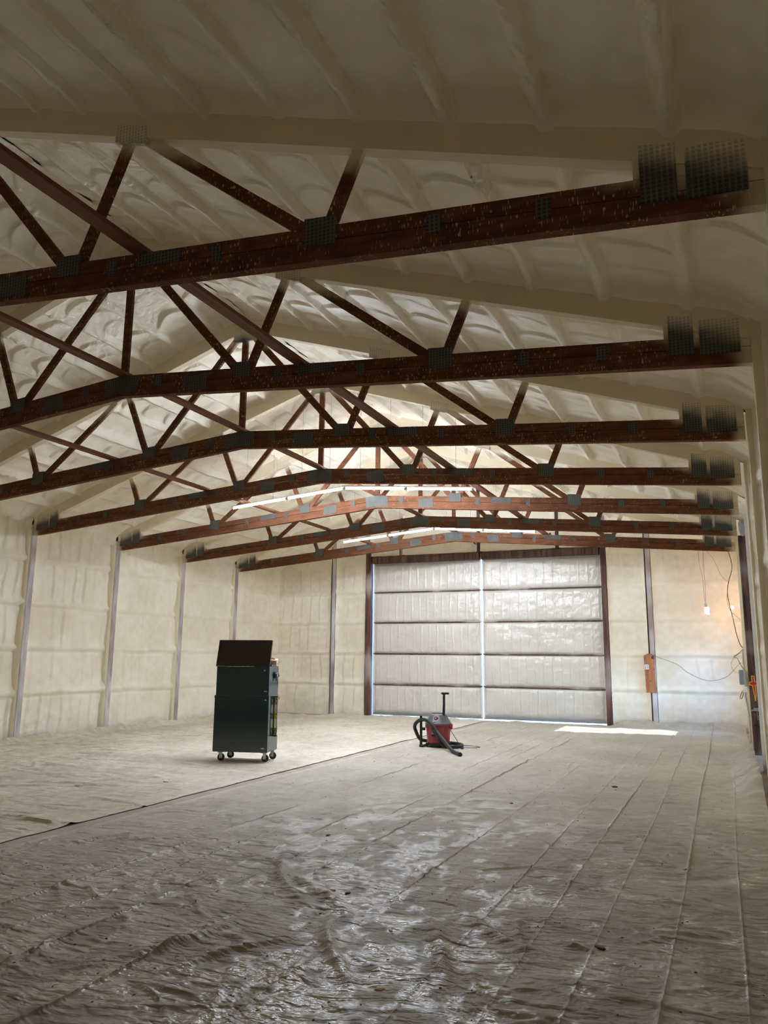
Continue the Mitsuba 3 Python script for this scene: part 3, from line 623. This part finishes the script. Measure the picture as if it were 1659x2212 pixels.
part(t, 'center_vial', LOC(cyl((lx1 - 0.02, 0.213, 0.675), (lx1 - 0.02, 0.213, 0.715), 0.009, 12)), 'm_white', 40)
# magnetic holders with air fittings on the chest's side
def holder(loc_fn, label):
    t = thing('tool_holder', label, 'tool holder')
    tor = trimesh.creation.torus(0.040, 0.014, 24, 10); tor.apply_transform(trimesh.transformations.rotation_matrix(PI / 2, [0, 1, 0]))
    part(t, 'ring', loc_fn(tor), 'm_black', True)
    part(t, 'hub', loc_fn(cat([cyl((-0.012, 0, 0), (0.03, 0, 0), 0.022, 14), cyl((0.0, 0.0, 0.02), (0.02, 0.0, 0.055), 0.013, 12)])), 'm_chrome', 40)
    part(t, 'fitting', loc_fn(cat([cyl((0.01, 0.01, -0.02), (0.012, 0.005, -0.09), 0.014, 10, 0.009), cyl((0.0, -0.025, -0.03), (0.01, -0.03, -0.06), 0.008, 10)])), 'm_grayplastic', 40)
def h1(m): m = m.copy(); m.apply_translation([X1 + 0.010, 0.22, 1.345]); return LOC(m)
def h2(m): m = m.copy(); m.apply_transform(trimesh.transformations.rotation_matrix(PI / 2, [0, 0, 1])); m.apply_translation([X1 - 0.055, YB - 0.002, 1.335]); return LOC(m)
holder(h1, 'black and chrome round holder on the side of the tool chest'); holder(h2, 'black ring-shaped holder at the far corner of the tool chest')
# things lying on the chest under the lid
zt = Z1 - 0.03
def tilt(m, rx, ry, rz, pos):
    m = m.copy(); m.apply_transform(trimesh.transformations.euler_matrix(rx, ry, rz)); m.apply_translation(pos); return LOC(m)
t = thing('socket_tray', 'black tray of sockets on top of the open tool chest', 'tray')
part(t, 'tray', LOC(rbx(0.50, 0.80, 0.05, 0.37, zt, zt + 0.035, 0.005)), 'm_black')
for k in range(7): part(t, 'socket', LOC(cyl((0.775, 0.08 + k * 0.042, zt + 0.03), (0.775, 0.08 + k * 0.042, zt + 0.062), 0.014, 10)), 'm_chrome' if k % 2 else 'm_black', 40)
solo('cardboard_box', tilt(rbox(0.20, 0.17, 0.075, 0.004), 0.18, 0.0, 0.1, (0.73, 0.24, zt + 0.105)), 'm_tan', 'small tan cardboard box on the socket tray of the tool chest', 'box')
t = thing('pliers', 'red-handled pliers on the cardboard box on the tool chest', 'pliers')
for s in (-1, 1):
    part(t, 'handle', tilt(tube(spline([(0, 0, 0), (0.05, s * 0.022, 0.0), (0.12, s * 0.026, 0.0)], 6), 0.008, 8), 0.2, 0.0, 1.9, (0.775, 0.20, zt + 0.158)), 'm_red', True)
part(t, 'jaw', tilt(rbx(-0.05, 0.005, -0.012, 0.012, -0.006, 0.006, 0.003), 0.2, 0, 1.9, (0.775, 0.20, zt + 0.158)), 'm_steel')
t = thing('putty_knife', 'grey putty knife with black handle at the edge of the tool chest', 'putty knife')
part(t, 'blade', tilt(xz([(0, -0.02), (0.10, -0.045), (0.10, 0.045), (0, 0.02)], -0.001, 0.001), PI / 2 - 0.5, 0.1, 1.3, (0.785, 0.36, zt + 0.10)), 'm_steel')
part(t, 'handle', tilt(cyl((-0.07, 0, 0), (0.0, 0, 0), 0.012, 10), 0.0, 0.15, 1.3, (0.785, 0.36, zt + 0.135)), 'm_black', 40)

# ------------------------------------------------------------------ wet and dry vacuum
VX, VY = -5.11, 14.42
def V(m): m = m.copy(); m.apply_translation([VX, VY, 0.012]); return m
def VF(m): m = m.copy(); m.apply_transform(trimesh.transformations.rotation_matrix(0.34, [0, 0, 1])); return V(m)   # features on its front
t = thing('shop_vacuum', 'red and dark grey wet-dry vacuum with a black hose draped over it', 'vacuum cleaner')
part(t, 'drum', V(lathe([[0, 0.065], [0.20, 0.065], [0.212, 0.08], [0.236, 0.39], [0.246, 0.392], [0.248, 0.41], [0.0, 0.41]], 48)), 'm_red', 40)
hd = part(t, 'motor_head', V(lathe([[0, 0.405], [0.250, 0.405], [0.252, 0.43], [0.225, 0.455], [0.19, 0.52], [0.165, 0.575], [0.13, 0.60], [0, 0.605]], 48)), 'm_grayplastic', 40)
part(hd, 'top_handle', V(rbx(-0.12, 0.12, -0.03, 0.03, 0.595, 0.625, 0.012)), 'm_grayplastic')
bd = cyl((-0.045, -0.205, 0.530), (-0.045, -0.180, 0.535), 0.032, 24)
part(hd, 'badge', VF(bd), 'm_red', 40, label='round red badge')
part(hd, 'badge_mark', VF(cat([rbx(-0.060, -0.030, -0.2075, -0.2035, 0.534, 0.543, 0.001), rbx(-0.055, -0.045, -0.2075, -0.2035, 0.520, 0.534, 0.001)])), 'm_white')
part(hd, 'label_strip', VF(rbx(-0.09, -0.01, -0.224, -0.2, 0.462, 0.472, 0.001)), 'm_steel')
for s in (-1, 1): part(t, 'latch', V(rbx(s * 0.235 - 0.02, s * 0.235 + 0.045 * (s > 0) + 0.0, -0.03, 0.03, 0.33, 0.425, 0.006)), 'm_red' if s > 0 else 'm_black')
lab = Polygon([(-0.13, 0.20), (0.03, 0.19), (0.03, 0.225), (-0.13, 0.235)])
part(t, 'drum_label', VF(xz(lab, -0.232, -0.214)), 'm_black'); 
part(t, 'drum_label', VF(xz(Polygon([(-0.125, 0.245), (-0.03, 0.242), (-0.03, 0.262), (-0.125, 0.265)]), -0.235, -0.22)), 'm_steel')
base = trimesh.creation.annulus(0.13, 0.225, 0.05); base.apply_translation([0, 0, 0.05]); part(t, 'dolly', V(base), 'm_black', 40)
for a in (0.9, 2.3, 3.9, 5.4):
    c, s = math.cos(a), math.sin(a)
    w = cyl((0.245 * c - 0.014 * s, 0.245 * s + 0.014 * c, 0.03), (0.245 * c + 0.014 * s, 0.245 * s - 0.014 * c, 0.03), 0.030, 18)
    part(t, 'caster', V(cat([w, cyl((0.225 * c, 0.225 * s, 0.05), (0.225 * c, 0.225 * s, 0.075), 0.035, 12)])), 'm_black', 40)
part(t, 'hose_port', V(cyl((0.0, -0.20, 0.36), (0.0, -0.285, 0.345), 0.040, 18)), 'm_black', 40)
hp = spline([(-0.012, -0.27, 0.352), (0.03, -0.32, 0.30), (0.08, -0.35, 0.246), (0.165, -0.40, 0.148), (0.24, -0.39, 0.06), (0.31, -0.32, 0.034), (0.42, -0.20, 0.034), (0.46, -0.02, 0.034), (0.38, 0.20, 0.034), (0.17, 0.36, 0.034), (-0.10, 0.38, 0.04), (-0.32, 0.28, 0.06), (-0.42, 0.14, 0.10),
             (-0.462, 0.03, 0.236), (-0.464, -0.05, 0.363), (-0.366, -0.12, 0.460), (-0.226, -0.22, 0.497), (-0.095, -0.30, 0.479), (0.03, -0.37, 0.407), (0.146, -0.42, 0.281), (0.324, -0.57, 0.152), (0.556, -0.92, 0.067), (0.70, -1.10, 0.036), (0.80, -1.24, 0.036)], 22)
rib = 1 + 0.07 * (np.arange(len(hp)) % 2)
part(t, 'hose', V(tube(hp, 0.031, 14, rib)), 'm_black', True)
d = (hp[-1] - hp[-8]); d /= np.linalg.norm(d); d[2] = 0
part(t, 'hose_cuff', V(cyl(hp[-1] - d * 0.02, hp[-1] + d * 0.10, 0.037, 18)), 'm_black', 40)
cordp = spline([(0.12, 0.22, 0.36), (0.26, 0.28, 0.12), (0.36, 0.26, 0.022), (0.6, 0.18, 0.022), (0.80, 0.05, 0.022), (0.72, -0.10, 0.022), (0.5, -0.14, 0.022), (0.44, 0.12, 0.02), (0.52, -0.08, 0.022), (0.55, -0.24, 0.022)], 14)
part(t, 'power_cord', V(tube(cordp, 0.005, 8)), 'm_black', True)
part(t, 'plug', V(rbx(0.535, 0.575, -0.30, -0.24, 0.008, 0.038, 0.006)), 'm_black')
t = thing('extension_wand', 'black tube standing upright at the left of the red vacuum', 'vacuum wand')
part(t, 'tube', V(cyl((-0.290, -0.17, 0.02), (-0.290, -0.17, 0.565), 0.024, 18)), 'm_black', 40)
part(t, 'foot', V(cat([rbx(-0.315, -0.215, -0.22, -0.12, 0.0, 0.035, 0.01), rbx(-0.27, -0.21, -0.20, -0.14, 0.30, 0.35, 0.006)])), 'm_black')
t = thing('floor_nozzle', 'black wand with a wide flat nozzle standing up out of the red vacuum', 'vacuum wand')
part(t, 'tube', V(cyl((0.125, -0.06, 0.42), (0.138, -0.06, 0.97), 0.026, 18, 0.022)), 'm_black', 40)
part(t, 'nozzle_head', V(rbx(0.085, 0.235, -0.09, -0.03, 0.965, 1.005, 0.012)), 'm_black')
part(t, 'socket', V(cyl((0.124, -0.06, 0.40), (0.125, -0.06, 0.50), 0.045, 18)), 'm_grayplastic', 40)

# ------------------------------------------------------------------ outlet board, wires, bulbs, right-wall fittings
t = thing('outlet_board', 'reddish wooden board with a white outlet box fixed to the far wall post', 'board')
bmx = xz([(XC + 4.178, 1.755), (XC + 4.20, 0.86), (XC + 4.435, 0.855), (XC + 4.41, 1.76), (XC + 4.37, 1.80), (XC + 4.25, 1.80)], YF - 0.13, YF - 0.09)
part(t, 'board', bmx, 'm_board')
ob = part(t, 'outlet_box', rbx(XC + 4.19, XC + 4.29, YF - 0.175, YF - 0.13, 1.42, 1.54, 0.006), 'm_white')
for zz in (1.455, 1.505):
    for dx in (-0.022, 0.022): part(ob, 'socket', rbx(XC + 4.24 + dx - 0.013, XC + 4.24 + dx + 0.013, YF - 0.179, YF - 0.172, zz - 0.018, zz + 0.018, 0.002), 'm_steel')
def wire(name, pts, r, mat, label, n=14): return solo(name, tube(spline(pts, n), r, 7), mat, label, 'wire', smooth=True)
wire('cable', [(XC + 4.205, YF - 0.15, 1.53), (XC + 4.20, YF - 0.145, 1.70), (XC + 4.27, YF - 0.145, 1.80), (XC + 4.36, YF - 0.145, 1.80), (XC + 4.55, YF - 0.16, 1.71), (XC + 4.95, YF - 0.2, 1.56), (XC + 5.20, YF - 0.3, 1.36), (XC + 5.55, YF - 0.4, 1.20), (XC + 5.85, YF - 0.6, 1.20), (XC + 6.10, YF - 1.0, 1.32), (XC + 6.30, YF - 1.8, 1.55), (XC + 6.37, YF - 2.3, 1.62)], 0.006, 'm_wire', 'thin pale cable drooping from the outlet board to the right wall')
yb7 = TY(7) + 0.03
t = thing('hanging_bulb', 'bright spiral bulb hanging on two thin cords from the farthest truss', 'light bulb')
hx, hz = -0.325, 2.70
part(t, 'cord', tube(spline([(-0.422, yb7, 4.05), (-0.40, yb7, 3.7), (-0.36, yb7, 3.45), (hx - 0.015, yb7, 2.86)], 10), 0.0035, 6), 'm_wire', True)
part(t, 'cord', tube(spline([(-0.315, yb7, 4.04), (-0.325, yb7, 3.6), (-0.315, yb7, 3.2), (hx, yb7, 2.86)], 10), 0.0035, 6), 'm_wire', True)
part(t, 'socket', cyl((hx - 0.01, yb7, 2.80), (hx - 0.005, yb7, 2.865), 0.028, 14), 'm_steel', 40)
sp = [(hx + 0.01 + 0.032 * math.cos(a), yb7 + 0.032 * math.sin(a), 2.79 - 0.13 * a / (6 * PI) - 0.01) for a in np.linspace(0, 6 * PI, 70)]
part(t, 'bulb', tube(sp, 0.016, 8), 'm_emit', True, emitter={'type': 'area', 'radiance': {'type': 'rgb', 'value': list(CFL)}})
t = thing('wall_bulb', 'warm glowing bulb in a holder on the right wall near the far corner', 'light bulb')
by, bz = 20.05, 2.885
gl = trimesh.creation.icosphere(3, 0.034); gl.apply_scale([1.25, 1, 1]); gl.apply_translation([0.205, by, bz])
part(t, 'bulb', gl, 'm_emit', True, emitter={'type': 'area', 'radiance': {'type': 'rgb', 'value': list(WARM)}})
part(t, 'holder', cyl((0.24, by, bz + 0.012), (XR - 0.03, by, bz + 0.05), 0.022, 14), 'm_white', 40)
part(t, 'base', rbx(XR - 0.12, XR + 0.05, by - 0.06, by + 0.06, bz - 0.02, bz + 0.11, 0.005), 'm_white')
wire('cable', [(0.19, yb7 - 0.0, 4.0), (0.235, yb7, 3.8), (0.24, yb7, 3.6), (0.16, yb7, 3.35), (0.12, yb7, 3.1), (0.14, yb7, 2.85), (0.19, yb7, 2.55), (0.24, yb7, 2.2), (0.30, yb7, 1.98), (0.345, yb7, 1.93)], 0.008, 'm_wiredark', 'thick dark cable hanging from the far right end of the farthest truss')
wire('cable', [(-0.25, yb7, 4.04), (-0.12, yb7, 3.85), (0.0, yb7, 3.52), (0.06, yb7, 3.42), (0.14, yb7, 3.33)], 0.0035, 'm_wire', 'thin brown wire running from the farthest truss to the thick dark cable')
wire('cable', [(0.125, yb7 - 0.02, 3.15), (0.10, yb7 - 0.02, 2.95), (0.15, yb7, 2.72), (0.25, yb7, 2.60), (0.33, yb7, 2.52)], 0.004, 'm_wire', 'thin brown wire looping beside the thick dark cable near the warm bulb')
wire('cable', [(0.34, yb7, 1.90), (0.24, yb7, 1.80), (0.15, yb7, 1.74), (0.22, yb7, 1.70), (0.28, yb7, 1.56), (0.34, yb7, 1.45)], 0.006, 'm_wiredark', 'short dark wire bent out from the right wall below the warm bulb')
wire('cable', [(0.33, yb7, 1.84), (0.20, yb7, 1.76), (0.10, yb7, 1.62), (0.11, yb7, 1.48), (0.20, yb7, 1.40), (0.33, yb7, 1.40)], 0.004, 'm_wire', 'thin orange wire looped out from the right wall')
# fittings on the post under the farthest truss
px0 = XC + L
t = thing('electric_panel', 'grey-blue electrical box on the right wall beyond the dark post', 'electrical box')
part(t, 'box', rbx(px0 - 0.115, px0 + 0.0, TY(7) - 0.40, TY(7) - 0.04, 1.17, 1.47, 0.008), 'm_panel')
part(t, 'cover', rbx(px0 - 0.120, px0 - 0.114, TY(7) - 0.385, TY(7) - 0.055, 1.185, 1.455, 0.002), 'm_panel')
t = thing('junction_box', 'small white junction box with a loop of black cable on the right wall', 'junction box')
part(t, 'box', rbx(px0 - 0.075, px0 + 0.01, TY(7) - 0.62, TY(7) - 0.52, 1.03, 1.14, 0.005), 'm_white')
part(t, 'cable_loop', tube(spline([(px0 - 0.07, TY(7) - 0.57, 1.06), (px0 - 0.11, TY(7) - 0.57, 0.99), (px0 - 0.135, TY(7) - 0.57, 0.91), (px0 - 0.10, TY(7) - 0.57, 0.91), (px0 - 0.06, TY(7) - 0.57, 1.03)], 10), 0.007, 7), 'm_wiredark', True)
solo('conduit', tube(spline([(px0 - 0.02, TY(7) - 0.57, 1.9), (px0 - 0.02, TY(7) - 0.57, 1.10), (px0 - 0.03, TY(7) - 0.57, 0.95), (px0 - 0.005, TY(7) - 0.56, 0.75), (px0 + 0.01, TY(7) - 0.55, 0.5), (px0 + 0.01, TY(7) - 0.55, 0.06)], 10), 0.017, 10), 'm_steel', 'grey conduit running down the right wall below the junction box', 'conduit', smooth=True)
# red cross, latch and hook on the dark post
yp = TY(6) - 0.03
pc = px0 + 0.008 + 0.077
def crosspoly(g):
    return Polygon([(pc - 0.025, 1.385), (pc + 0.012, 1.385), (pc + 0.016, 1.285), (pc + 0.066, 1.275), (pc + 0.066, 1.225), (pc + 0.022, 1.225), (pc + 0.028, 1.08), (pc + 0.012, 0.945), (pc - 0.002, 1.06), (pc - 0.020, 1.22), (pc - 0.066, 1.225), (pc - 0.066, 1.275), (pc - 0.022, 1.285)]).buffer(g)
t = thing('painted_cross', 'red cross with yellow outline painted on the dark post', 'painted mark')
part(t, 'outline', xz(crosspoly(0.009), yp - 0.0015, yp), 'm_paintyellow')
part(t, 'cross', xz(crosspoly(-0.006), yp - 0.003, yp), 'm_paintred')
t = thing('door_latch', 'metal slide latch on the lower part of the dark post', 'latch')
part(t, 'bolt', cat([cyl((pc - 0.075, yp - 0.03, 0.775), (pc + 0.02, yp - 0.03, 0.80), 0.015, 12), rbx(pc - 0.03, pc + 0.05, yp - 0.035, yp, 0.765, 0.825, 0.004)]), 'm_steel')
part(t, 'chain', tube(spline([(pc + 0.02, yp - 0.02, 0.77), (pc + 0.025, yp - 0.02, 0.70), (pc + 0.03, yp - 0.015, 0.62), (pc + 0.01, yp - 0.01, 0.615)], 6), 0.006, 6), 'm_steel', True)
t = thing('wall_hook', 'dark metal hook low on the dark post', 'hook')
part(t, 'rod', tube(spline([(pc - 0.04, yp - 0.01, 0.52), (pc + 0.01, yp - 0.03, 0.505), (pc + 0.055, yp - 0.03, 0.49), (pc + 0.065, yp - 0.03, 0.45)], 6), 0.007, 7), 'm_black', True)

# ------------------------------------------------------------------ scraps on the plastic
def onfloor(px, py):
    r2 = rt * math.cos(ROLL) + up0 * math.sin(ROLL)
    d = fw + r2 * (px - 829.5) / F_PX - up * (py - 1106) / F_PX
    return cam[:2] + d[:2] * (-CAM_H / d[2])
def chunk(sx, sy, sz, seed):
    s = trimesh.creation.icosphere(2); v = s.vertices
    s.vertices = v * (0.6 + 0.8 * nfbm(v * 1.7 + seed * 3.1, 3, seed))[:, None] * [sx, sy, sz]; return s
SCR = [((-2.71, 5.35), 0.030, 'pale flat foam scrap beside dark bits on the plastic in front of the middle', 0), ((-2.58, 5.34), 0.028, 'dark sliver lying next to the pale flat foam scrap', 1), ((-0.78, 5.0), 0.035, 'dark twisted scrap on the plastic at the lower right', 1), ((-0.40, 7.05), 0.030, 'pale foam scrap near the right wall', 0),
       ((-2.4, 9.3), 0.035, 'brown curled scrap right of the middle of the floor', 1), ((-1.45, 11.0), 0.04, 'dark scrap on the far right part of the plastic', 1), ((-3.55, 6.9), 0.030, 'brownish curled scrap near the long fold of plastic', 1), ((-6.9, 8.7), 0.05, 'pale scrap with dark edge on the left sheet', 0), ((-1.72, 3.95), 0.03, 'pale foam chip at the bottom right of the floor', 0), ((-2.0, 4.75), 0.022, 'pale rounded chip on a diagonal fold', 0), ((-6.55, 11.9), 0.03, 'small pale chip on the sheet right of the tool cabinet', 0)]
for k, ((x, y), r, lab, dk) in enumerate(SCR):
    u = np.array([x - XC]); z = float((sheet_right if x - XC > 0.2 else sheet_left)(u, np.array([y]))[0])
    m = chunk(r, r * 0.5, r * 0.22, k + 2); m.apply_transform(trimesh.transformations.rotation_matrix(k * 1.3, [0, 0, 1])); m.apply_translation([x, y, z + r * 0.12])
    solo('foam_scrap', m, 'm_scrapdark' if dk else 'm_scrap', lab, 'scrap', smooth=True)
bits = []
tet = trimesh.creation.icosphere(0)
U = 0.3 + 5.9 * rng.random(420); Yb = 3.2 + 13 * rng.random(420) ** 1.4
Zb = sheet_right(U, Yb)
for u, y, z in zip(U, Yb, Zb):
    b = tet.copy(); b.apply_scale([0.004 + 0.010 * rng.random() ** 3, 0.004 + 0.006 * rng.random(), 0.003]); b.apply_transform(trimesh.transformations.rotation_matrix(rng.random() * 6, [0, 0, 1])); b.apply_translation([XC + u, y, z + 0.001]); bits.append(b)
solo('debris_crumbs', cat(bits), 'm_scrapdark', 'dark crumbs and dirt scattered over the plastic sheet', 'debris', kind='stuff')
